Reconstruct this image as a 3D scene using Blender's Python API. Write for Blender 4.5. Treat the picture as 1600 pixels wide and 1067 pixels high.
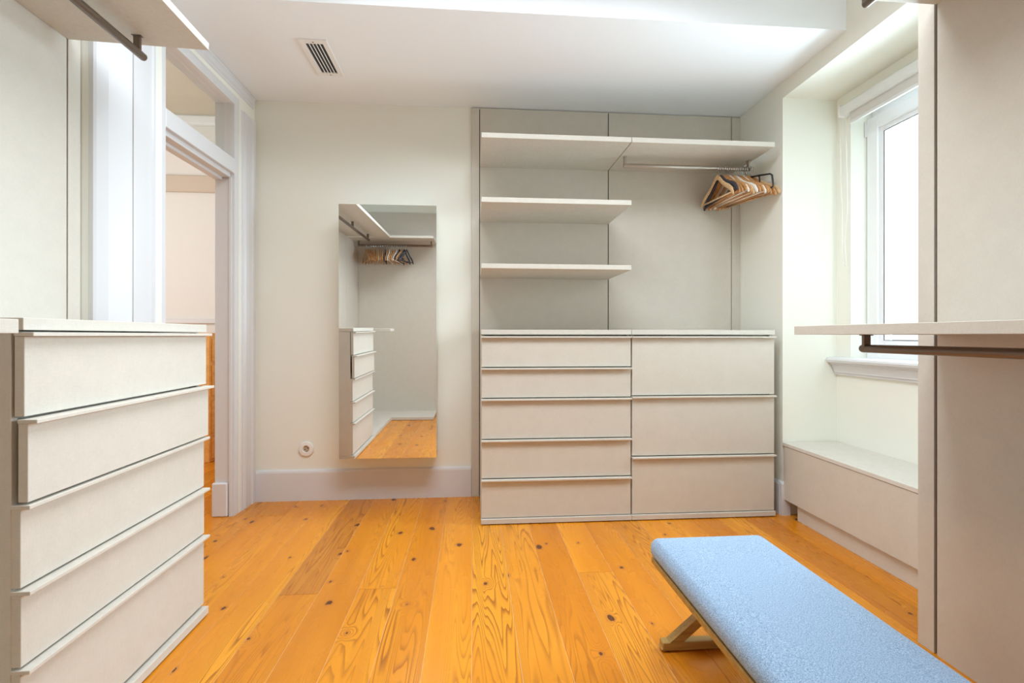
import bpy, bmesh, math, random
from mathutils import Vector, Matrix
random.seed(7)
S = bpy.context.scene
COL = S.collection
for o in list(bpy.data.objects):
    bpy.data.objects.remove(o, do_unlink=True)

# ------------------------------------------------------------------ camera
cam_d = bpy.data.cameras.new('camera')
cam = bpy.data.objects.new('camera', cam_d); COL.objects.link(cam)
cam_d.sensor_width = 36.0
cam_d.lens = 780.24 / 1600 * 36.0
cam_d.shift_x = -(801.54 - 800) / 1600
cam_d.shift_y = (523.79 - 533.5) / 1600
cam_d.clip_start = 0.02
yaw, pit, rol = 0.0802, 0.0004, 0.0007
fw = Vector((math.sin(yaw) * math.cos(pit), math.cos(yaw) * math.cos(pit), math.sin(pit)))
rt0 = Vector((math.cos(yaw), -math.sin(yaw), 0)); up0 = rt0.cross(fw)
rt = rt0 * math.cos(rol) + up0 * math.sin(rol); up = up0 * math.cos(rol) - rt0 * math.sin(rol)
M = Matrix((rt, up, -fw)).transposed().to_4x4(); M.translation = Vector((0, 0, 1.1))
cam.matrix_world = M
S.camera = cam

# ------------------------------------------------------------------ world, lights, exposure
w = bpy.data.worlds.new('world'); S.world = w; w.use_nodes = True
bg = w.node_tree.nodes['Background']
bg.inputs[0].default_value = (0.93, 0.96, 1.0, 1); bg.inputs[1].default_value = 0.6

def area(name, loc, direction, sx, sy, power, color):
    d = bpy.data.lights.new(name, 'AREA'); d.shape = 'RECTANGLE'; d.size = sx; d.size_y = sy
    d.energy = power; d.color = color
    o = bpy.data.objects.new(name, d); COL.objects.link(o); o.location = loc
    o.rotation_euler = Vector(direction).to_track_quat('-Z', 'Y').to_euler()
    return o
# daylight at the window, daylight in the next room, added soft fill at the dressing room ceiling, no real lamp
wl = area('window_daylight', (3.5, 2.88, 1.72), (-1, -0.18, -0.02), 1.8, 2.5, 140, (0.68, 0.85, 1.0))
wl.data.spread = math.radians(140)
area('next_room_daylight', (-4.2, 3.4, 2.0), (1, 0.25, -0.1), 1.8, 1.8, 22, (0.90, 0.95, 1.0))
cl = area('ceiling_fill_light', (0.2, 1.50, 2.93), (0, 0, -1), 1.7, 0.9, 27, (0.82, 0.91, 1.0))
cl.data.spread = math.radians(158)
S.view_settings.view_transform = 'Standard'; S.view_settings.look = 'None'
S.view_settings.gamma = 1.0; S.view_settings.use_curve_mapping = False
S.view_settings.exposure = 1.22
try:
    S.cycles.use_denoising = True
    S.cycles.max_bounces = 12; S.cycles.diffuse_bounces = 8; S.cycles.glossy_bounces = 5
    S.cycles.transparent_max_bounces = 10; S.cycles.sample_clamp_indirect = 8
except Exception:
    pass

# ------------------------------------------------------------------ materials
def mat(name, base, rough=0.6, metal=0.0, spec=0.5):
    m = bpy.data.materials.new(name); m.use_nodes = True
    b = m.node_tree.nodes['Principled BSDF']
    b.inputs['Base Color'].default_value = (*base, 1); b.inputs['Roughness'].default_value = rough
    b.inputs['Metallic'].default_value = metal; b.inputs['Specular IOR Level'].default_value = spec
    return m
def nd(m, t, **k):
    n = m.node_tree.nodes.new(t)
    for a, v in k.items():
        if a.startswith('i_'):
            n.inputs[a[2:].replace('_', ' ')].default_value = v
        else: setattr(n, a, v)
    return n
def ln(m, a, b): m.node_tree.links.new(a, b)
def math_n(m, op, a, b=None):
    n = nd(m, 'ShaderNodeMath', operation=op)
    for i, v in enumerate((a, b)):
        if v is None: continue
        if isinstance(v, (int, float)): n.inputs[i].default_value = v
        else: ln(m, v, n.inputs[i])
    return n.outputs[0]
def ramp(m, fac, stops):
    r = nd(m, 'ShaderNodeValToRGB'); e = r.color_ramp.elements
    while len(e) < len(stops): e.new(0.5)
    for i, (p, c) in enumerate(stops): e[i].position = p; e[i].color = (*c, 1)
    ln(m, fac, r.inputs[0]); return r.outputs[0]
def mapped(m, scale, rand=False, src='Object'):
    tc = nd(m, 'ShaderNodeTexCoord'); mp = nd(m, 'ShaderNodeMapping'); mp.inputs['Scale'].default_value = scale
    ln(m, tc.outputs[src], mp.inputs[0])
    if not rand: return mp.outputs[0]
    oi = nd(m, 'ShaderNodeObjectInfo'); cb = nd(m, 'ShaderNodeCombineXYZ')
    for i, k in enumerate((37.0, 71.0, 113.0)):
        ln(m, math_n(m, 'MULTIPLY', oi.outputs['Random'], k), cb.inputs[i])
    ad = nd(m, 'ShaderNodeVectorMath', operation='ADD'); ln(m, mp.outputs[0], ad.inputs[0]); ln(m, cb.outputs[0], ad.inputs[1])
    return ad.outputs[0]
def noise(m, vec, scale, detail=2, rough=0.5, dist=0.0):
    n = nd(m, 'ShaderNodeTexNoise'); ln(m, vec, n.inputs['Vector'])
    n.inputs['Scale'].default_value = scale; n.inputs['Detail'].default_value = detail
    n.inputs['Roughness'].default_value = rough; n.inputs['Distortion'].default_value = dist
    return n.outputs['Fac']
def mixc(m, fac, a, b, mode='MIX'):
    n = nd(m, 'ShaderNodeMix', data_type='RGBA', blend_type=mode)
    for i, v in ((0, fac), (6, a), (7, b)):
        if isinstance(v, (int, float)): n.inputs[i].default_value = v
        elif isinstance(v, tuple): n.inputs[i].default_value = (*v, 1)
        else: ln(m, v, n.inputs[i])
    return n.outputs[2]
def bump(m, h, strength, dist=0.002):
    n = nd(m, 'ShaderNodeBump'); n.inputs['Strength'].default_value = strength; n.inputs['Distance'].default_value = dist
    ln(m, h, n.inputs['Height']); ln(m, n.outputs[0], m.node_tree.nodes['Principled BSDF'].inputs['Normal'])
def setc(m, c): ln(m, c, m.node_tree.nodes['Principled BSDF'].inputs['Base Color'])

def make_linen(name, base, amt=0.06):
    m = mat(name, base, 0.55, 0, 0.35)
    h = noise(m, mapped(m, (60, 60, 900)), 1.0, 2, 0.6)
    v = noise(m, mapped(m, (900, 900, 60)), 1.0, 2, 0.6)
    blot = noise(m, mapped(m, (1, 1, 1)), 14, 3, 0.6)
    s = math_n(m, 'ADD', math_n(m, 'ADD', h, v), math_n(m, 'MULTIPLY', blot, 0.6))
    lo = tuple(c * (1 - amt * 1.9) for c in base); hi = tuple(min(1, c * (1 + amt * 1.4)) for c in base)
    setc(m, ramp(m, math_n(m, 'DIVIDE', s, 2.6), [(0.3, lo), (0.7, hi)]))
    bump(m, math_n(m, 'ADD', h, v), 0.25, 0.0006)
    return m
LINEN = make_linen('linen_laminate', (0.605, 0.56, 0.487))
PAINT = mat('cream_wall_paint', (0.82, 0.82, 0.745), 0.8, 0, 0.25)
bump(PAINT, noise(PAINT, mapped(PAINT, (1, 1, 1)), 90, 3), 0.08, 0.001)
CEIL = mat('white_ceiling_paint', (0.86, 0.885, 0.91), 0.9, 0, 0.2)
TRIM = mat('white_gloss_trim', (0.68, 0.68, 0.69), 0.35)
bump(TRIM, noise(TRIM, mapped(TRIM, (1, 1, 1)), 25, 3), 0.05, 0.001)
FRAMEW = mat('white_window_frame', (0.83, 0.84, 0.86), 0.3)
DARK = mat('dark_gap', (0.03, 0.022, 0.018), 0.9)
BRONZE = mat('bronze_rail_metal', (0.20, 0.16, 0.13), 0.35, 0.85)
CHROME = mat('polished_steel', (0.85, 0.85, 0.85), 0.25, 1.0)
STEEL = mat('brushed_steel_rail', (0.50, 0.45, 0.40), 0.35, 0.9)
BLACKP = mat('black_plastic', (0.02, 0.018, 0.02), 0.45)
VELVET = mat('dark_velvet', (0.05, 0.045, 0.055), 0.9)
WHITEP = mat('white_plastic', (0.82, 0.80, 0.77), 0.35)
BRASSY = mat('socket_contact_metal', (0.45, 0.35, 0.22), 0.4, 0.8)
BLINDF = mat('blind_fabric', (0.62, 0.60, 0.56), 0.8)
ALU = mat('white_aluminium', (0.72, 0.73, 0.72), 0.4)
MIRROR = mat('mirror_glass', (0.92, 0.93, 0.92), 0.0, 1.0)
RED_EDGE = mat('mirror_edge', (0.20, 0.23, 0.20), 0.3)

def make_wood(name, base, dark, scale=(40, 3, 40), rough=0.45):
    m = mat(name, base, rough)
    n = noise(m, mapped(m, scale, True), 1.0, 4, 0.6, 0.6)
    oi = nd(m, 'ShaderNodeObjectInfo')
    c = ramp(m, n, [(0.35, dark), (0.6, base)])
    c = mixc(m, math_n(m, 'MULTIPLY', oi.outputs['Random'], 0.25), c, dark)
    setc(m, c); return m
HWOOD = make_wood('hanger_wood', (0.62, 0.33, 0.13), (0.42, 0.19, 0.065), (60, 60, 60))
HWOOD2 = make_wood('pale_hanger_wood', (0.72, 0.50, 0.28), (0.55, 0.34, 0.16), (60, 60, 60))
HWHITE = mat('white_painted_hanger_wood', (0.82, 0.78, 0.72), 0.4)
OAK = make_wood('bench_oak', (0.46, 0.29, 0.085), (0.33, 0.185, 0.045), (4, 60, 60))
PINE = make_wood('next_room_pine', (0.86, 0.47, 0.14), (0.75, 0.36, 0.08), (30, 4, 30))

def make_floor():
    m = mat('varnished_pine_boards', (0.7, 0.3, 0.06), 0.22, 0, 0.33)
    # cathedral grain: contour lines of a noise stretched along the board
    base_v = mapped(m, (8.0, 0.42, 1.0), True, 'Object')
    f = noise(m, base_v, 1.0, 2.5, 0.35, 0.0)
    # knots: sparse voronoi cells in a squashed space
    kv = mapped(m, (4.4, 3.2, 0.0), True, 'Object')
    vo = nd(m, 'ShaderNodeTexVoronoi', feature='F1', voronoi_dimensions='2D'); ln(m, kv, vo.inputs['Vector']); vo.inputs['Scale'].default_value = 1.0
    keep = nd(m, 'ShaderNodeSeparateColor'); ln(m, vo.outputs['Color'], keep.inputs[0])
    kd = vo.outputs['Distance']
    on = math_n(m, 'GREATER_THAN', keep.outputs[0], 0.45)
    near = math_n(m, 'MULTIPLY', math_n(m, 'SUBTRACT', 1.0, math_n(m, 'MINIMUM', math_n(m, 'MULTIPLY', kd, 4.0), 1.0)), on)
    f2 = math_n(m, 'ADD', f, math_n(m, 'MULTIPLY', math_n(m, 'MULTIPLY', near, near), 0.13))
    rings = math_n(m, 'FRACT', math_n(m, 'MULTIPLY', f2, 42.0))
    line = ramp(m, rings, [(0.0, (0, 0, 0)), (0.55, (0.05, 0.05, 0.05)), (0.92, (1, 1, 1)), (1.0, (0, 0, 0))])
    amt = noise(m, mapped(m, (3.5, 0.5, 1.0), True), 1.0, 1.5)
    amt = ramp(m, amt, [(0.42, (0.08, 0.08, 0.08)), (0.62, (1, 1, 1))])
    fine = noise(m, mapped(m, (160, 3.0, 1.0), True), 1.0, 3, 0.6)
    tone = noise(m, mapped(m, (5, 0.6, 1.0), True), 1.0, 2)
    c = ramp(m, tone, [(0.3, (0.60, 0.20, 0.009)), (0.5, (0.72, 0.262, 0.013)), (0.72, (0.80, 0.33, 0.020))])
    oi = nd(m, 'ShaderNodeObjectInfo')
    board = ramp(m, oi.outputs['Random'], [(0.0, (0.86, 0.78, 0.72)), (0.5, (0.97, 0.95, 0.94)), (1.0, (1.06, 1.07, 1.05))])
    c = mixc(m, 1.0, c, board, 'MULTIPLY')
    attr = nd(m, 'ShaderNodeAttribute', attribute_type='OBJECT', attribute_name='tint')
    c = mixc(m, attr.outputs['Fac'], c, (0.40, 0.145, 0.03))
    c = mixc(m, math_n(m, 'MULTIPLY', line, math_n(m, 'MULTIPLY', amt, 0.80)), c, (0.21, 0.045, 0.006))
    c = mixc(m, math_n(m, 'MULTIPLY', ramp(m, fine, [(0.5, (0, 0, 0)), (0.75, (1, 1, 1))]), 0.16), c, (0.42, 0.15, 0.03))
    # knot core with a ragged rim
    kn = noise(m, mapped(m, (60, 30, 1), True), 1.0, 2)
    kd2 = math_n(m, 'ADD', kd, math_n(m, 'MULTIPLY', math_n(m, 'SUBTRACT', kn, 0.5), 0.10))
    size = math_n(m, 'MULTIPLY', math_n(m, 'MULTIPLY', keep.outputs[1], keep.outputs[1]), 0.05)
    core = math_n(m, 'MULTIPLY', math_n(m, 'LESS_THAN', kd2, math_n(m, 'ADD', size, 0.022)), on)
    halo = math_n(m, 'MULTIPLY', math_n(m, 'LESS_THAN', kd2, math_n(m, 'ADD', size, 0.060)), on)
    c = mixc(m, math_n(m, 'MULTIPLY', halo, 0.45), c, (0.42, 0.13, 0.025))
    c = mixc(m, math_n(m, 'MULTIPLY', core, 0.9), c, (0.07, 0.022, 0.010))
    setc(m, c)
    bump(m, math_n(m, 'SUBTRACT', fine, math_n(m, 'MULTIPLY', line, 0.8)), 0.10, 0.001)
    rr = noise(m, mapped(m, (9, 3, 1), False), 1.0, 2)
    r = nd(m, 'ShaderNodeMapRange'); ln(m, rr, r.inputs[0]); r.inputs[3].default_value = 0.20; r.inputs[4].default_value = 0.36
    ln(m, r.outputs[0], m.node_tree.nodes['Principled BSDF'].inputs['Roughness'])
    return m
FLOOR = make_floor()
JOINT = mat('pale_board_joint', (0.80, 0.48, 0.20), 0.7)

def make_denim():
    m = mat('blue_melange_wool', (0.2, 0.3, 0.45), 0.95, 0, 0.15)
    a = noise(m, mapped(m, (1, 1, 1)), 700, 2, 0.6)
    b = noise(m, mapped(m, (1500, 220, 500)), 1.0, 2, 0.6)
    c = noise(m, mapped(m, (220, 1500, 500)), 1.0, 2, 0.6)
    s = math_n(m, 'DIVIDE', math_n(m, 'ADD', a, math_n(m, 'ADD', b, c)), 3.0)
    setc(m, ramp(m, s, [(0.42, (0.08, 0.14, 0.22)), (0.5, (0.23, 0.34, 0.48)), (0.58, (0.46, 0.58, 0.72))]))
    bump(m, s, 0.3, 0.001)
    b_ = m.node_tree.nodes['Principled BSDF']; b_.inputs['Sheen Weight'].default_value = 0.3
    return m
DENIM = make_denim()

def make_glass():
    m = bpy.data.materials.new('window_glass'); m.use_nodes = True; nt = m.node_tree; nt.nodes.clear()
    out = nt.nodes.new('ShaderNodeOutputMaterial'); mx = nt.nodes.new('ShaderNodeMixShader')
    lw = nt.nodes.new('ShaderNodeLayerWeight'); lw.inputs[0].default_value = 0.5
    pw = nt.nodes.new('ShaderNodeMath'); pw.operation = 'POWER'; pw.inputs[1].default_value = 4.0
    nt.links.new(lw.outputs['Facing'], pw.inputs[0])
    fr = nt.nodes.new('ShaderNodeMath'); fr.operation = 'MULTIPLY_ADD'; fr.inputs[1].default_value = 0.5; fr.inputs[2].default_value = 0.03
    nt.links.new(pw.outputs[0], fr.inputs[0])
    t = nt.nodes.new('ShaderNodeBsdfTransparent'); t.inputs[0].default_value = (0.96, 0.98, 0.97, 1)
    g = nt.nodes.new('ShaderNodeBsdfGlossy'); g.inputs['Roughness'].default_value = 0.02
    nt.links.new(fr.outputs[0], mx.inputs[0]); nt.links.new(t.outputs[0], mx.inputs[1]); nt.links.new(g.outputs[0], mx.inputs[2])
    nt.links.new(mx.outputs[0], out.inputs[0]); return m
GLASS = make_glass()

# ------------------------------------------------------------------ mesh helpers
def bx(bm, x0, x1, y0, y1, z0, z1):
    vs = [bm.verts.new((x, y, z)) for z in (z0, z1) for x, y in ((x0, y0), (x1, y0), (x1, y1), (x0, y1))]
    for f in ((0, 3, 2, 1), (4, 5, 6, 7), (0, 1, 5, 4), (1, 2, 6, 5), (2, 3, 7, 6), (3, 0, 4, 7)):
        bm.faces.new([vs[i] for i in f])
    return vs
def box(*a, bevel=0.0, seg=1):
    bm = bmesh.new(); bx(bm, *a)
    if bevel: bmesh.ops.bevel(bm, geom=bm.edges[:], offset=bevel, segments=seg, profile=0.6, affect='EDGES')
    return bm
def boxes(lst, bevel=0.0):
    bm = bmesh.new()
    for a in lst: bx(bm, *a)
    if bevel: bmesh.ops.bevel(bm, geom=bm.edges[:], offset=bevel, segments=1, affect='EDGES')
    return bm
def prism(poly, axis, a, b):
    """extrude a 2-D outline along an axis ('x': poly is (y,z); 'y': (x,z); 'z': (x,y))"""
    bm = bmesh.new()
    mk = {'x': lambda p, t: (t, p[0], p[1]), 'y': lambda p, t: (p[0], t, p[1]), 'z': lambda p, t: (p[0], p[1], t)}[axis]
    A = [bm.verts.new(mk(p, a)) for p in poly]; B = [bm.verts.new(mk(p, b)) for p in poly]
    bm.faces.new(A[::-1]); bm.faces.new(B)
    n = len(poly)
    for i in range(n): bm.faces.new((A[i], A[(i + 1) % n], B[(i + 1) % n], B[i]))
    bmesh.ops.recalc_face_normals(bm, faces=bm.faces[:]); return bm
def sweep(bm, pts, rad, seg=8, flat=None, closed=False):
    """tube through points; rad scalar or list; flat=(a,b) list gives an elliptic section (a along the side normal, b along the other)"""
    pts = [Vector(p) for p in pts]; n = len(pts); rings = []
    prev = None
    for i, p in enumerate(pts):
        t = (pts[(i + 1) % n] - pts[i - 1]) if closed else (pts[min(i + 1, n - 1)] - pts[max(i - 1, 0)])
        t.normalize()
        if prev is None:
            ref = Vector((0, 1, 0)) if abs(t.y) < 0.9 else Vector((1, 0, 0))
            u = ref - t * ref.dot(t)
        else: u = prev - t * prev.dot(t)
        u.normalize(); prev = u; v = t.cross(u)
        a, b = (flat[i] if flat else ((rad[i] if isinstance(rad, (list, tuple)) else rad),) * 2)
        rings.append([bm.verts.new(p + u * a * math.cos(2 * math.pi * k / seg) + v * b * math.sin(2 * math.pi * k / seg)) for k in range(seg)])
    m = n if closed else n - 1
    for i in range(m):
        A, B = rings[i], rings[(i + 1) % n]
        for k in range(seg): bm.faces.new((A[k], A[(k + 1) % seg], B[(k + 1) % seg], B[k]))
    if not closed:
        bm.faces.new(rings[0][::-1]); bm.faces.new(rings[-1])
    return bm
def obj(name, bm, m, parent=None, smooth=False, kind=None):
    me = bpy.data.meshes.new(name); bmesh.ops.recalc_face_normals(bm, faces=bm.faces[:]); bm.to_mesh(me); bm.free()
    ms = m if isinstance(m, (list, tuple)) else [m]
    for q in ms: me.materials.append(q)
    if smooth:
        for p in me.polygons: p.use_smooth = True
    o = bpy.data.objects.new(name, me); COL.objects.link(o); o.parent = parent
    if kind: o['kind'] = kind
    return o
def tag(o, label, cat, group=None):
    o['label'] = label; o['category'] = cat
    if group: o['group'] = group
    return o
def thing(name, label, cat, loc=(0, 0, 0), rz=0, group=None):
    o = bpy.data.objects.new(name, None); COL.objects.link(o); o.empty_display_size = 0.1
    o.location = loc; o.rotation_euler = (0, 0, rz); return tag(o, label, cat, group)
def struct(name, bm=None, m=None, parent=None, smooth=False):
    if bm is None:
        o = bpy.data.objects.new(name, None); COL.objects.link(o)
    else: o = obj(name, bm, m, parent, smooth)
    if parent is None: o['kind'] = 'structure'
    return o

# ------------------------------------------------------------------ room measures
XL, XR, YW, ZC, ZH = -1.43, 1.90, 3.44, 2.66, 2.98
XPL, YPL = -1.56, 2.06          # left panelling plane and its far seam
XPR, YPR = 1.593, 1.60          # right panelling plane and its far seam
YREAR = -0.26
XN = 2.252                      # niche back wall
WY0, WY1, WZ0, WZ1 = 1.80, 2.814, 0.955, 2.44   # window recess

# floor: base slab + one object per board
floor = struct('floor', box(-4.9, 2.5, -0.5, 6.0, -0.12, -0.0015), JOINT)
PW = 0.1632
fixed = {-5: [(2.186, 0.0)], -3: [(2.21, 0)], 3: [(2.285, 0)], -1: [(0.9, 0)]}
def board(x0, x1, y0, y1, tint=0.0):
    g = 0.0011
    cx, cy = (x0 + x1) / 2, (y0 + y1) / 2
    bm = box(x0 + g - cx, x1 - g - cx, y0 + g - cy, y1 - g - cy, -0.0013, 0.0, bevel=0.0004)
    o = obj('floor_board', bm, FLOOR, floor); o.location = (cx, cy, 0); o['tint'] = tint
rb = random.Random(3)
for k in range(-18, 14):
    x0, x1 = k * PW - 0.003, (k + 1) * PW - 0.003
    ya, yb = (-0.28, 3.44)
    if x1 < XL - 0.15: ya, yb = 2.0, 5.4
    elif x1 < XL + 0.02: ya, yb = (-0.28, 5.4)
    if k > 11: ya = 1.6
    if k in fixed: js = [fixed[k][0][0]]
    elif k < -8: js = [rb.uniform(3.2, 4.6)]
    else: js = [rb.choice([rb.uniform(0.2, 0.9), rb.uniform(2.95, 3.2)])] if rb.random() < 0.6 else []
    ys = [ya] + sorted(j for j in js if ya + .2 < j < yb - .2) + [yb]
    for a, b in zip(ys[:-1], ys[1:]):
        t = 0.55 if (k == -5 and a > 2) else rb.choice([0, 0, 0, 0.08, 0.15])
        board(x0, x1, a, b, t)

# ceiling: low part, drop face and high part
struct('ceiling', boxes([(-1.7, 2.6, 2.405, 3.7, ZC, ZC + 0.6), (-1.9, 2.6, -0.6, 2.405, ZH, ZH + 0.3)]), CEIL)
# back wall
struct('wall_back', box(-1.60, 2.6, YW, YW + 0.2, -0.02, 2.9), PAINT)
# right wall with niche
struct('wall_right', boxes([
    (XR, 2.62, 2.93, YW, -0.02, ZC), (XR, 2.62, 1.67, 2.93, 2.562, ZH), (1.615, 2.62, -0.5, 1.67, -0.02, ZH),
    (XN, 2.45, 1.67, WY0, -0.02, 2.562), (XN, 2.45, WY1, 2.93, -0.02, 2.562), (XN, 2.45, WY0, WY1, -0.02, WZ0 - 0.01), (XN, 2.45, WY0, WY1, WZ1, 2.562)]), PAINT)
# left wall: closet part and door part
struct('wall_left', boxes([(-1.78, -1.585, -0.5, 2.135, -0.02, ZH), (-1.585, -1.52, 2.126, 2.16, -0.02, ZH), (-1.56, -1.445, 2.24, 2.45, -0.02, ZH),
    (-1.56, -1.445, 2.45, 3.22, 2.56, ZH), (-1.56, -1.445, 3.22, 3.46, -0.02, ZH)]), PAINT)
struct('wall_rear', box(-1.78, 2.6, -0.45, YREAR - 0.025, -0.02, ZH), PAINT)

# next room
nr = struct('wall_next_room', boxes([(-4.9, -1.4, 5.4, 5.55, -0.02, 3.35), (-4.9, -4.75, 1.4, 5.5, -0.02, 3.35), (-1.56, -1.40, 3.642, 5.5, -0.02, 3.35), (-4.9, -1.78, 1.3, 1.45, -0.02, 3.35)]), mat('off_white_wall_paint', (0.80, 0.785, 0.75), 0.85))
obj('picture_rail', box(-4.75, -1.60, 5.36, 5.4, 2.57, 2.74, bevel=0.008), mat('beige_moulding_paint', (0.62, 0.52, 0.42), 0.6), nr)
obj('dado_rail', box(-4.75, -1.60, 5.37, 5.4, 1.22, 1.27, bevel=0.006), TRIM, nr)
struct('ceiling_next_room', box(-4.9, -1.60, 1.3, 5.5, 3.35, 3.45), mat('beige_next_ceiling', (0.66, 0.60, 0.50), 0.9))
obj('cornice', box(-4.75, -1.60, 5.32, 5.4, 3.25, 3.35, bevel=0.02), CEIL, nr)

# door: casing, jamb, transom
door = struct('door_1')
def casing_vertical(y0, y1, z1, flip):
    """stepped casing board, its thick edge away from the opening"""
    s = [(0, -1.428), (0.035, -1.428), (0.045, -1.436), (0.12, -1.436), (0.126, -1.441), (0.14, -1.441), (0.146, -1.434), (0.152, -1.441), (0.17, -1.441), (0.176, -1.447), (0.255, -1.447)]
    w_ = y1 - y0
    pts = [((y0 + a * w_ / .255) if not flip else (y1 - a * w_ / .255), x) for a, x in s]
    e = (y1 if not flip else y0)
    poly = [(x, y) for y, x in pts] + [(-1.472, e), (-1.472, pts[0][0])]
    return prism(poly, 'z', 0.0, z1)
obj('casing', casing_vertical(3.165, 3.418, 2.508, True), TRIM, door)
obj('casing', casing_vertical(2.23, 2.483, 2.508, False), TRIM, door)
obj('casing_head', prism([(-1.472, 2.508), (-1.446, 2.508), (-1.446, 2.585), (-1.440, 2.59), (-1.440, 2.605), (-1.434, 2.61), (-1.434, 2.64), (-1.428, 2.645), (-1.428, 2.658), (-1.472, 2.658)], 'y', 2.23, 3.418), TRIM, door)
obj('transom_bar', boxes([(-1.53, -1.445, 2.483, 3.165, 2.085, 2.175), (-1.56, -1.47, 2.483, 3.165, 2.06, 2.09), (-1.565, -1.52, 2.483, 3.18, 2.045, 2.075)], 0.003), TRIM, door)
obj('transom_glass', box(-1.512, -1.506, 2.483, 3.165, 2.17, 2.51), GLASS, door)
obj('door_jamb', boxes([(-1.563, -1.472, 3.172, 3.225, 0, 2.58), (-1.563, -1.472, 2.43, 2.483, 0, 2.58), (-1.475, -1.462, 3.158, 3.175, 0, 2.06), (-1.563, -1.472, 2.43, 3.225, 2.515, 2.58)]), TRIM, door)
obj('jamb_plinth_block', box(-1.572, -1.482, 3.150, 3.173, 0, 0.205, bevel=0.006), TRIM, door)
# white painted lining between the closet and the near casing
obj('door_lining', prism([(-1.530, 2.1245), (-1.514, 2.1245), (-1.506, 2.131), (-1.480, 2.160), (-1.430, 2.235), (-1.50, 2.25), (-1.59, 2.25), (-1.59, 2.17)], 'z', 0, 2.97), TRIM, door)

# baseboards
def skirting(name, poly_axis, run0, run1, prof):
    return struct(name, prism(prof, poly_axis, run0, run1), TRIM)
skirting('baseboard_back', 'x', -1.43, -0.01, [(YW, 0), (3.42, 0), (3.42, 0.185), (3.424, 0.197), (3.432, 0.204), (YW, 0.204)])
skirting('baseboard_right', 'y', 2.93, 3.42, [(XR, 0), (1.880, 0), (1.880, 0.185), (1.884, 0.197), (XR, 0.204)])
struct('baseboard_niche', prism([(2.93, 0), (2.912, 0), (2.912, 0.19), (2.93, 0.204)], 'x', 1.882, 1.94), TRIM)
# ------------------------------------------------------------------ window
win = struct('window_1')
SY0, SY1, SZ0, SZ1 = WY0 + 0.006, WY1 - 0.004, 0.965, 2.392
fx0, fx1 = 2.35, 2.42
def ring(y0, y1, z0, z1, wy, x0, x1):
    return [(x0, x1, y0, y0 + wy, z0, z1), (x0, x1, y1 - wy, y1, z0, z1), (x0, x1, y0 + wy, y1 - wy, z0, z0 + wy), (x0, x1, y0 + wy, y1 - wy, z1 - wy, z1)]
obj('window_frame', boxes(ring(WY0, WY1, WZ0, WZ1, 0.035, 2.385, 2.45), 0.002), FRAMEW, win)
sash = obj('sash', boxes(ring(SY0, SY1, SZ0, SZ1, 0.078, fx0, fx1), 0.003), FRAMEW, win)
obj('glazing_bead', boxes(ring(SY0 + 0.075, SY1 - 0.075, SZ0 + 0.075, SZ1 - 0.075, 0.034, fx0 + 0.015, fx1 - 0.005), 0.004), FRAMEW, sash)
obj('gasket', boxes(ring(SY0 + 0.108, SY1 - 0.108, SZ0 + 0.108, SZ1 - 0.108, 0.003, fx0 + 0.0145, fx0 + 0.018)), DARK, sash)
obj('glass_pane', box(2.368, 2.374, SY0 + 0.11, SY1 - 0.11, SZ0 + 0.11, SZ1 - 0.11), GLASS, sash)
for z in (2.33, 1.06): obj('hinge', box(2.335, 2.352, SY1 - 0.006, SY1 + 0.002, z - 0.045, z + 0.045, bevel=0.002), ALU, win)
obj('window_handle', boxes([(2.335, 2.351, SY0 + 0.02, SY0 + 0.05, 1.60, 1.68), (2.31, 2.337, SY0 + 0.025, SY0 + 0.045, 1.63, 1.65), (2.305, 2.318, SY0 + 0.022, SY0 + 0.048, 1.53, 1.65)], 0.003), ALU, win)
prof = [(2.38, 0.968), (2.20, 0.968), (2.186, 0.963), (2.180, 0.952), (2.184, 0.940), (2.196, 0.934), (2.203, 0.934), (2.203, 0.926), (2.214, 0.922), (2.216, 0.912), (2.224, 0.896), (2.228, 0.884), (2.228, 0.876), (2.236, 0.874), (2.236, 0.862), (2.252, 0.860), (2.38, 0.86)]
obj('window_sill', prism(prof, 'y', 1.68, 2.925), TRIM, win)
# roller blind
bl = thing('roller_blind', 'raised white roller blind with a bead cord above the window', 'blind', (2.252, 2.255, 2.40))
by0, by1 = -0.62, 0.575
obj('cassette', prism([(0, 0.018), (-0.04, 0.018), (-0.055, 0.024), (-0.058, 0.07), (-0.045, 0.082), (0, 0.082)], 'y', by0, by1), ALU, bl)
obj('end_cap', box(-0.062, 0, by1, by1 + 0.012, 0.012, 0.086, bevel=0.003), WHITEP, bl)
obj('blind_fabric', box(-0.028, -0.0255, by0 + .01, by1 - 0.045, -0.03, 0.02), BLINDF, bl)
obj('hem_bar', box(-0.034, -0.02, by0 + .01, by1 - 0.045, -0.048, -0.03, bevel=0.003), ALU, bl)
bm = bmesh.new()
pts = [(-0.05, by1 + 0.006, 0.012), (-0.05, by1 + 0.002, -0.35), (-0.047, by1 - 0.004, -0.55), (-0.05, by1 - 0.010, -0.80), (-0.05, by1 - 0.022, -0.875), (-0.05, by1 - 0.036, -0.89), (-0.05, by1 - 0.042, -0.86), (-0.05, by1 - 0.03, -0.74), (-0.045, by1 - 0.046, -0.55), (-0.05, by1 - 0.048, -0.35), (-0.05, by1 - 0.036, 0.012)]
sweep(bm, pts, 0.0022, 6)
obj('bead_cord', bm, WHITEP, bl, True)

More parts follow.
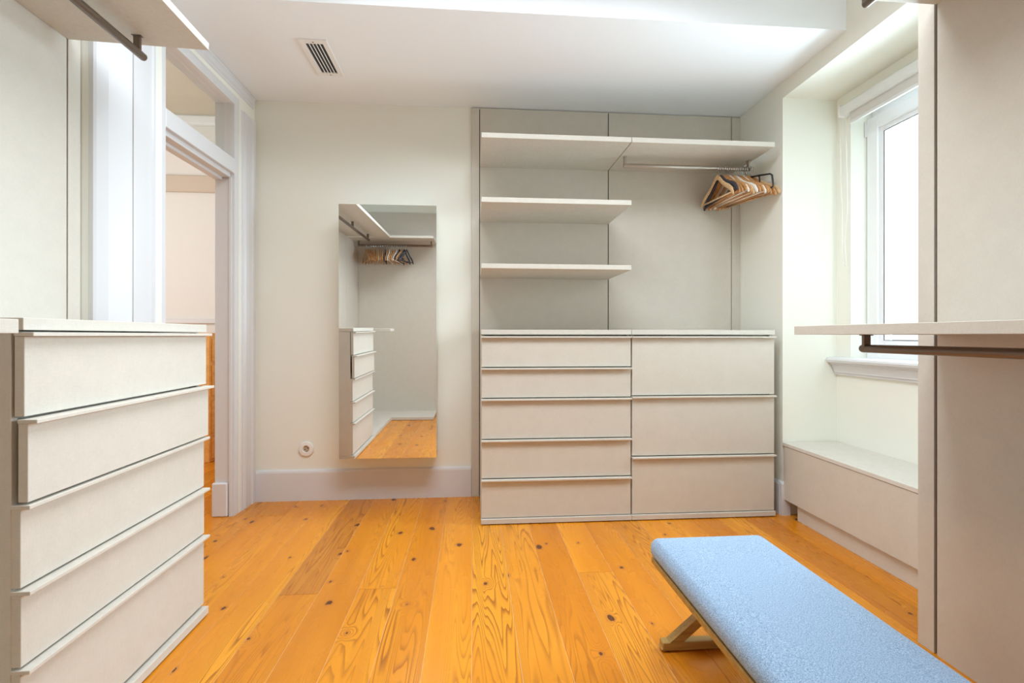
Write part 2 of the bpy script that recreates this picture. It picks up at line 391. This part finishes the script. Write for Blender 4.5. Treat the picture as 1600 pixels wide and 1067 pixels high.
# ------------------------------------------------------------------ panelling
def panelling(name, label, loc, rz, spans, h=2.655, t=0.02):
    """spans: list of (x0,x1,kind) in local x; the face is at local y=0, body behind it"""
    r = thing(name, label, 'wall panel', loc, rz)
    x0, x1 = spans[0][0], spans[-1][1]
    obj('backing', box(x0 + 0.004, x1 - 0.004, 0.010, t, 0.004, h - 0.004), DARK, r)
    for a, b, k in spans:
        obj(k, box(a, b, 0, 0.0105, 0.0, h, bevel=0.0008), LINEN, r)
    return r
panelling('wall_panelling', 'floor to ceiling greige linen panelling behind the double chest and shelves', (0, 3.42, 0), 0,
          [(-0.008, 0.043, 'filler_strip'), (0.048, 0.9385, 'panel'), (0.9445, 1.8335, 'panel'), (1.8385, 1.899, 'filler_strip')])
# left: face towards +x
panelling('wall_panelling', 'pale linen panelling behind the tall chest at the left edge', (XPL, 0, 0), math.pi / 2,
          [(-0.258, 0.31, 'panel'), (0.316, 1.247, 'panel'), (1.252, 2.055, 'panel'), (2.062, 2.124, 'filler_strip')])
# right: face towards -x (local x runs towards -y)
panelling('wall_panelling', 'tan linen panelling standing at the right edge beyond the bench', (XPR, 0, 0), -math.pi / 2,
          [(-1.671, -1.608, 'filler_strip'), (-1.597, -0.70, 'panel'), (-0.694, 0.24, 'panel')], h=2.9)
panelling('wall_panelling', 'grey beige panelling of the rear closet reflected in the mirror', (0, YREAR, 0), math.pi,
          [(-1.58, -0.62, 'panel'), (-0.614, 0.35, 'panel'), (0.356, 1.5595, 'panel')], h=2.655)

# ------------------------------------------------------------------ chests
def chest(label, loc, rz, W, tops, name='chest_of_drawers', offs=None, depth=0.512, plinth_in=-0.012, ct=(1.1055, 1.1335), base_z=0.006):
    """local frame: x = 0..W, drawer fronts at y = 0, body behind (+y). tops: z of the top edge of each drawer, last = lowest bottom"""
    r = thing(name, label, 'drawers', loc, rz)
    obj('carcass', boxes([(0.002, 0.02, 0.024, depth, 0.035, ct[0] - 0.0015), (W - 0.02, W - 0.002, 0.024, depth, 0.035, ct[0] - 0.0015), (0.02, W - 0.02, 0.05, depth, 0.035, ct[0] - 0.0015)], 0.0008), LINEN, r)
    obj('countertop', box(0.0005, W - 0.0005, -0.004, depth, ct[0], ct[1], bevel=0.001), LINEN, r)
    obj('plinth', box(0.0, W, plinth_in, depth, base_z, 0.034, bevel=0.001), LINEN, r)
    for fx in (0.05, W - 0.05):
        for fy in (0.07, depth - 0.07): obj('foot', box(fx - .02, fx + .02, fy - .02, fy + .02, 0, base_z + .001), DARK, r)
    offs = offs or [0] * (len(tops) - 1)
    for i in range(len(tops) - 1):
        z1, z0 = tops[i], tops[i + 1]
        dy = -offs[i]
        d = obj('drawer', box(0.0035, W - 0.0035, dy, dy + 0.022, z0 + 0.004, z1 - 0.012, bevel=0.001), LINEN, r)
        obj('handle', boxes([(0.001, W - 0.001, dy - 0.022, dy + 0.022, z1 - 0.012, z1 - 0.0025)], 0.001), LINEN, d)
    return r
YD = 2.907
chest('greige linen chest of five drawers at the left of the double chest', (0.048, YD, 0), 0, 0.892, [1.098, 0.913, 0.733, 0.494, 0.265, 0.034])
chest('greige linen chest of three deep drawers beside the window niche', (0.942, YD, 0), 0, 0.893, [1.098, 0.740, 0.380, 0.034])
chest('pale linen chest of five drawers standing nearest at the left edge', (-1.05, 1.253, 0), math.pi / 2, 0.806, [1.1095, 0.905, 0.704, 0.503, 0.318, 0.042], ct=(1.112, 1.141), offs=[0.004, 0.012, -0.004, -0.003, -0.004], depth=0.508)

# ------------------------------------------------------------------ shelves
def shelf(label, x0, x1, y0, y1, z0, z1, loc=(0, 0, 0)):
    o = obj('wall_shelf', box(x0, x1, y0, y1, z0, z1, bevel=0.001), LINEN); o.location = loc
    return tag(o, label, 'shelf')
YS = 2.905
shelf('topmost short shelf of three above the five drawer chest', 0.049, 0.940, YS, 3.4195, 2.251, 2.280)
shelf('middle shelf of three above the five drawer chest', 0.049, 0.940, YS, 3.4195, 1.876, 1.905)
shelf('lowest shelf of three above the five drawer chest', 0.049, 0.940, YS, 3.4195, 1.491, 1.519)
shelf('high shelf above the clothes rail with the cluster of hangers', 0.944, 1.834, YS, 3.4195, 2.251, 2.280)
o = shelf('beige shelf overhead at upper left with a bronze rail below', 0, 0.52, 0, 1.76, 0, 0.028, (XPL + 0.001, 0.30, 2.242))
o.rotation_euler = (0, math.radians(2.0), 0)
shelf('beige shelf of the rear closet seen only in the mirror', -1.559, -0.53, YREAR + 0.001, 0.26, 2.236, 2.264)
shelf('tan shelf at eye height on the right carrying a dark rail', 1.078, XPR - 0.001, -0.2, 1.60, 1.1035, 1.132)
shelf('upper shelf of the right closet above the rail tip at the top edge', 1.078, XPR - 0.001, -0.2, 1.60, 2.242, 2.27)
shelf('short white plank shelf end beside the near end of the left chest', XPL + 0.001, -0.905, 0.86, 1.075, 1.1035, 1.132)

# floor platform of the rear closet (L shaped)
p = obj('closet_platform', boxes([(-1.559, -1.045, YREAR + .001, 1.249, 0.004, 0.036), (-1.045, -0.53, YREAR + .001, 0.24, 0.004, 0.036), (-1.5, -1.1, -0.2, 1.2, 0, 0.005), (-1.1, -0.6, -0.2, 0.2, 0, 0.005)]), LINEN)
tag(p, 'low pale closet floor board running behind the left chest in the mirror', 'platform')

# ------------------------------------------------------------------ rails
def rail(label, a, b, ztop, brackets, r=0.0145, BRONZE=BRONZE):
    """rod from a to b, flat brackets up to the underside of the shelf"""
    a, b = Vector(a), Vector(b); t = (b - a).normalized()
    root = thing('clothes_rail', label, 'rail', tuple((a + b) / 2))
    c = (a + b) / 2
    bm = bmesh.new()
    e = 0.006
    P = [a, a + t * 0.002, a + t * e, b - t * e, b - t * 0.002, b]
    R = [r * 0.6, r * 0.9, r, r, r * 0.9, r * 0.6]
    sweep(bm, [p_ - c for p_ in P], R, 20)
    obj('rod', bm, BRONZE, root, True)
    for s in brackets:
        q = a + t * s - c
        w1, w2 = (0.006, 0.011) if abs(t.x) > 0.5 else (0.011, 0.006)
        if abs(t.x) > .5: bmb = boxes([(q.x - 0.006, q.x + 0.006, q.y - 0.012, q.y + 0.012, q.z, ztop - c.z), (q.x - 0.010, q.x + 0.010, q.y - 0.018, q.y + 0.018, ztop - c.z - 0.003, ztop - c.z)], 0.001)
        else: bmb = boxes([(q.x - 0.012, q.x + 0.012, q.y - 0.006, q.y + 0.006, q.z, ztop - c.z), (q.x - 0.018, q.x + 0.018, q.y - 0.010, q.y + 0.010, ztop - c.z - 0.003, ztop - c.z)], 0.001)
        obj('bracket', bmb, BRONZE, root)
    return root
RZ = 2.194
rail('steel clothes rail under the high shelf holding the hanger cluster', (0.966, 3.15, RZ), (1.818, 3.15, RZ), 2.251, [0.010, 0.84], BRONZE=STEEL)
rail('bronze clothes rail under the overhead shelf at upper left', (-1.265, 0.45, 2.170), (-1.265, 2.035, 2.170), 2.233, [0.05, 0.75, 1.545])
rail('bronze clothes rail reflected in the mirror above the rear hangers', (-1.50, 0.0, 2.180), (-0.56, 0.0, 2.180), 2.236, [0.012, 0.92])
rail('dark clothes rail below the eye level shelf at right', (1.313, -0.1, 1.057), (1.313, 1.592, 1.057), 1.1035, [0.05, 1.672], 0.0135)
rail('rail whose rounded tip shows at the top edge above the window', (1.313, -0.1, 2.213), (1.313, 1.580, 2.213), 2.242, [0.05, 1.672], 0.0135)

# ------------------------------------------------------------------ hangers
def hook_bm():
    bm = bmesh.new(); pts = [(0, 0, -0.004), (0, 0, 0.022)]
    R = 0.0205
    for k in range(0, 11):
        a = math.radians(-70 + k * 25)
        pts.append((R * math.cos(a) * 1.0, 0, 0.048 + R * math.sin(a)))
    pts = [(0, 0, -0.004), (0.0, 0, 0.016)] + [(0.0165 * 1, 0, 0.030)] + [(R * math.cos(math.radians(a)), 0, 0.050 + R * math.sin(math.radians(a))) for a in range(-30, 211, 24)]
    sweep(bm, pts, 0.0021, 6); return bm
def hanger_proto(kind):
    """local frame: shoulders along x, flat side y, origin at the neck"""
    r = bpy.data.objects.new('coat_hanger', None); COL.objects.link(r); r.empty_display_size = 0.05
    m = {'wood': HWOOD, 'pale': HWOOD2, 'white': HWHITE, 'velvet': VELVET, 'frame': BLACKP}[kind]
    bm = bmesh.new()
    if kind == 'frame':
        ps = [(0, 0, 0), (0.10, 0, -0.022), (0.185, 0, -0.045), (0.20, 0, -0.058), (0.205, 0, -0.12), (0.20, 0, -0.132), (-0.20, 0, -0.132), (-0.205, 0, -0.12), (-0.20, 0, -0.058), (-0.185, 0, -0.045), (-0.10, 0, -0.022)]
        sweep(bm, ps, 0.0055, 8, closed=True)
        obj('shoulder', bm, m, r, True)
        bm = bmesh.new(); sweep(bm, [(0.10, 0, -0.024), (0.10, 0, -0.13)], 0.004, 8); obj('strut', bm, m, r, True)
        bm = bmesh.new(); sweep(bm, [(-0.10, 0, -0.024), (-0.10, 0, -0.13)], 0.004, 8); obj('strut', bm, m, r, True)
    else:
        half = [(0.0, -0.004, .0055, .017), (0.022, -0.010, .0055, .016), (0.048, -0.030, .0055, .015), (0.08, -0.056, .0055, .014), (0.12, -0.080, .0058, .015), (0.16, -0.099, .0060, .0165), (0.195, -0.122, .0062, .0160), (0.213, -0.145, .0062, .0125), (0.219, -0.158, .004, .007)]
        pts = [(-a, 0, z) for a, z, _, _ in half[:0:-1]] + [(a, 0, z) for a, z, _, _ in half]
        fl = [(p_, q) for _, _, p_, q in half[:0:-1]] + [(p_, q) for _, _, p_, q in half]
        sweep(bm, pts, 0, 8, flat=fl); obj('shoulder', bm, m, r, True)
        bm = bmesh.new(); sweep(bm, [(-0.198, 0, -0.143), (0.198, 0, -0.143)], 0.0055, 8)
        obj('trouser_bar', bm, m, r, True)
        for s in (-1, 1):
            pass
    bm = hook_bm(); bmesh.ops.rotate(bm, verts=bm.verts[:], cent=(0, 0, 0), matrix=Matrix.Rotation(0, 3, 'Z'))
    obj('hook', bm, CHROME if kind != 'frame' else BLACKP, r, True)
    return r
protos = {k: hanger_proto(k) for k in ('wood', 'pale', 'white', 'velvet', 'frame')}
used = set()
def place(kind, loc, rot, label, group):
    src = protos[kind]
    if kind not in used: r = src; used.add(kind)
    else:
        r = src.copy(); COL.objects.link(r)
        for ch in list(src.children):
            c = ch.copy(); COL.objects.link(c); c.parent = r
    r.location = loc; r.rotation_euler = rot
    tag(r, label, 'hanger', group)
ordn = ['first', 'second', 'third', 'fourth', 'fifth', 'sixth', 'seventh', 'eighth', 'ninth', 'tenth', 'eleventh', 'twelfth', 'thirteenth', 'fourteenth', 'fifteenth', 'sixteenth', 'seventeenth', 'eighteenth', 'nineteenth', 'twentieth']
desc = {'wood': 'brown wooden hanger', 'pale': 'pale wooden hanger', 'white': 'white painted hanger', 'velvet': 'dark velvet hanger', 'frame': 'black angular plastic frame hanger'}
seq = ['pale', 'velvet', 'wood', 'wood', 'wood', 'white', 'wood', 'pale', 'white', 'wood', 'wood', 'white', 'wood', 'wood', 'frame', 'wood', 'pale']
n = len(seq)
for i, k in enumerate(seq):
    x = 1.592 + 0.0148 * i
    ang = math.pi / 2 + math.radians(-1 + 1.0 * i)
    tilt = {0: -3, 1: 3, 4: 3, 7: -2, 10: 2, 14: 4, 15: -3}.get(i, rb.uniform(-1.5, 1.5))
    place(k, (x, 3.15, RZ + 0.0145 - 0.0705), (0, math.radians(tilt), ang), '%s, %s from the left on the steel rail' % (desc[k], ordn[i]), 'hangers on the steel rail by the niche')
seq2 = ['wood'] * 5 + ['pale', 'wood', 'wood', 'velvet', 'wood', 'white', 'wood', 'wood', 'white', 'velvet', 'wood', 'velvet', 'velvet']
for i, k in enumerate(seq2):
    x = -1.40 + 0.030 * i
    ang = math.pi / 2 + math.radians(-24 + 2.2 * i)
    place(k, (x, 0.0, 2.180 + 0.0145 - 0.0705), (0, math.radians(rb.uniform(-2, 2)), ang), '%s, %s from the left on the mirrored rear rail' % (desc[k], ordn[i]), 'hangers on the rear rail seen in the mirror')

# ------------------------------------------------------------------ mirror cabinet
mc = thing('mirror_cabinet', 'tall frameless mirror fronted cabinet hung on the back wall', 'mirror', (-0.537, YW, 0.318))
CREAMB = PAINT
obj('body', box(-0.300, 0.300, -0.196, 0.0, 0.004, 1.606), CREAMB, mc)
mm = obj('mirror_glass', box(-0.3055, 0.3045, -0.004, 0.0, 0.0, 1.610), [MIRROR], mc)
mm.location = (0, -0.1965, 0)
mm.data.materials.append(RED_EDGE)
for p_ in mm.data.polygons:
    p_.material_index = 0 if abs(p_.normal.y) > 0.9 else 1
MIR_TILT, MIR_YAW = 0.0102, -0.008
mm.location = (0, -0.1965 - 0.006, 0); 
mm.rotation_euler = (MIR_TILT * 0.9, 0, MIR_YAW)

# socket
sk = thing('wall_socket', 'round white power socket low on the back wall beside the mirror', 'socket', (-1.108, YW, 0.342))
def disc(profile, seg=40):
    bm = bmesh.new(); rings = [[bm.verts.new((r_ * math.cos(2 * math.pi * k / seg), y, r_ * math.sin(2 * math.pi * k / seg))) for k in range(seg)] for r_, y in profile]
    for A, B in zip(rings[:-1], rings[1:]):
        for k in range(seg): bm.faces.new((A[k], A[(k + 1) % seg], B[(k + 1) % seg], B[k]))
    bm.faces.new(rings[-1]); bm.faces.new(rings[0][::-1]); return bm
obj('cover_plate', disc([(0.049, 0), (0.050, -0.006), (0.047, -0.012), (0.044, -0.013), (0.025, -0.013), (0.022, -0.013), (0.0215, -0.005), (0.001, -0.005)]), WHITEP, sk, True)
obj('insert', disc([(0.0205, -0.0045), (0.0205, -0.0055), (0.001, -0.0055)]), mat('socket_well', (0.50, 0.42, 0.32), 0.5), sk)
for dx, dz in ((-0.009, -0.004), (0.009, 0.004)):
    o = obj('pin_hole', disc([(0.0036, -0.0054), (0.0036, -0.0062), (0.0005, -0.0062)], 14), BLACKP, sk); o.location = (dx, 0, dz)
for dx, dz in ((-0.004, 0.015), (0.004, -0.015)):
    obj('earth_clip', box(dx - 0.004, dx + 0.004, -0.011, -0.005, dz - 0.003, dz + 0.003), BRASSY, sk)

# ceiling vent
vt = thing('air_vent', 'white rectangular slatted air vent set in the low ceiling', 'vent', (-0.845, 2.885, ZC))
VX, VY = 0.074, 0.182
ix, iy = 0.046, 0.150
obj('vent_frame', boxes([(-VX, -ix, -VY, VY, -0.009, 0), (ix, VX, -VY, VY, -0.009, 0), (-ix, ix, -VY, -iy, -0.009, 0), (-ix, ix, iy, VY, -0.009, 0)], 0.0015), WHITEP, vt)
obj('duct_opening', box(-ix, ix, -iy, iy, -0.0015, -0.0003), BLACKP, vt)
for k in range(4):
    cx = -ix + (k + 1) * (2 * ix / 5)
    bm = box(-0.0022, 0.0022, -iy, iy, -0.0085, -0.0005)
    bmesh.ops.rotate(bm, verts=bm.verts[:], cent=(0, 0, -0.004), matrix=Matrix.Rotation(math.radians(-25), 3, 'Y'))
    s_ = obj('slat', bm, WHITEP, vt); s_.location = (cx, 0, 0)
for y in (-0.166, 0.166):
    bm = bmesh.new(); sweep(bm, [(0, y, -0.0085), (0, y, -0.0105)], 0.004, 12); obj('screw', bm, BRONZE, vt)

# ------------------------------------------------------------------ window seat
ws = thing('window_seat', 'low linen storage box built into the window niche', 'seat', (1.895, 1.70, 0))
L = 2.926 - 1.70
obj('lid', box(0.0, XN - 1.895 - 0.002, 0, L, 0.426, 0.446, bevel=0.001), make_linen('lit_lid_linen', (0.66, 0.63, 0.57)), ws)  # paler copy of the linen: daylight on the lid is put into its colour
obj('front_panel', box(0.004, 0.022, 0, L - 0.012, 0.098, 0.4235, bevel=0.001), LINEN, ws)
obj('carcass', box(0.022, XN - 1.895 - 0.002, 0, L - 0.004, 0.095, 0.426), LINEN, ws)
obj('plinth', box(0.028, 0.05, 0, L - 0.105, 0.001, 0.098), LINEN, ws)
obj('plinth_return', box(0.05, 0.30, L - 0.125, L - 0.105, 0.0, 0.095), LINEN, ws)

# ------------------------------------------------------------------ upholstered bench
bn = thing('bench', 'low bench with blue melange cushion on crossed oak legs', 'bench', (0.843, 1.10, 0))
x0, x1, y0, y1 = -0.213, 0.213, -0.66, 0.655
bm = box(x0, x1, y0, y1, 0.306, 0.381)
bmesh.ops.subdivide_edges(bm, edges=[e for e in bm.edges if abs(e.verts[0].co.y - e.verts[1].co.y) > 1], cuts=20)
bmesh.ops.subdivide_edges(bm, edges=[e for e in bm.edges if abs(e.verts[0].co.x - e.verts[1].co.x) > 0.3], cuts=8)
for v in bm.verts:
    if v.co.z > 0.35:
        u, t_ = v.co.x / 0.213, (v.co.y - (y0 + y1) / 2) / 0.6575
        v.co.z += 0.007 * (1 - u ** 4) * (1 - t_ ** 8) - 0.002
        if abs(u) > .99 or abs(t_) > .99: pass
sh = [e for e in bm.edges if e.is_manifold and e.calc_face_angle(0) > 0.6]
bmesh.ops.bevel(bm, geom=sh, offset=0.032, segments=8, profile=0.5, affect='EDGES')
obj('cushion', bm, DENIM, bn, True)
obj('seat_frame', boxes([(x0 + 0.008, x1 - 0.008, y0 + 0.008, y1 - 0.008, 0.286, 0.307)], 0.003), OAK, bn)
def slant(p, q, w_, d_, yc):
    p, q = Vector((p[0], 0, p[1])), Vector((q[0], 0, q[1])); t = (q - p).normalized(); nrm = Vector((-t.z, 0, t.x)) * w_ / 2
    # cut the ends level
    poly = []
    def hit(base, z): s = (z - base.z) / t.z; return (base.x + t.x * s, z)
    poly = [hit(p - nrm, p.z), hit(p + nrm, p.z), hit(p + nrm, q.z), hit(p - nrm, q.z)]
    return prism(poly, 'y', yc - d_ / 2, yc + d_ / 2)
for yc in (0.600, -0.600):
    lf = obj('leg_frame', box(-0.185, 0.185, yc - 0.0175, yc + 0.0175, 0.006, 0.034, bevel=0.002), OAK, bn)
    obj('cross_leg', slant((-0.166, 0.010), (0.172, 0.287), 0.030, 0.0344, yc), OAK, lf)
    obj('cross_leg', slant((0.166, 0.010), (-0.172, 0.287), 0.030, 0.0338, yc), OAK, lf)
    for sx in (-0.165, 0.165):
        bm = bmesh.new(); sweep(bm, [(sx, yc, 0), (sx, yc, 0.0065)], 0.010, 12); obj('foot_glide', bm, BLACKP, lf)

# ------------------------------------------------------------------ pine furniture in the next room
pc = thing('pine_chest', 'orange pine chest glimpsed past the left chest through the doorway', 'chest', (-2.262, 4.50, 0))
obj('body', box(-0.5, 0, 0, 0.7, 0.0, 1.12, bevel=0.004), PINE, pc)
for z0, z1 in ((0.03, 0.21), (0.25, 0.53), (0.57, 0.84), (0.87, 1.07)):
    d = obj('drawer', box(0, 0.012, 0.03, 0.67, z0, z1, bevel=0.003), PINE, pc)
sw = thing('light_switch', 'small white switch on the next room wall beside the door frame', 'switch', (-2.62, 5.4, 1.18))
obj('switch_plate', box(-0.04, 0.04, -0.01, 0, -0.06, 0.06, bevel=0.003), WHITEP, sw)
obj('rocker', box(-0.02, 0.02, -0.014, -0.01, -0.03, 0.03, bevel=0.001), WHITEP, sw)
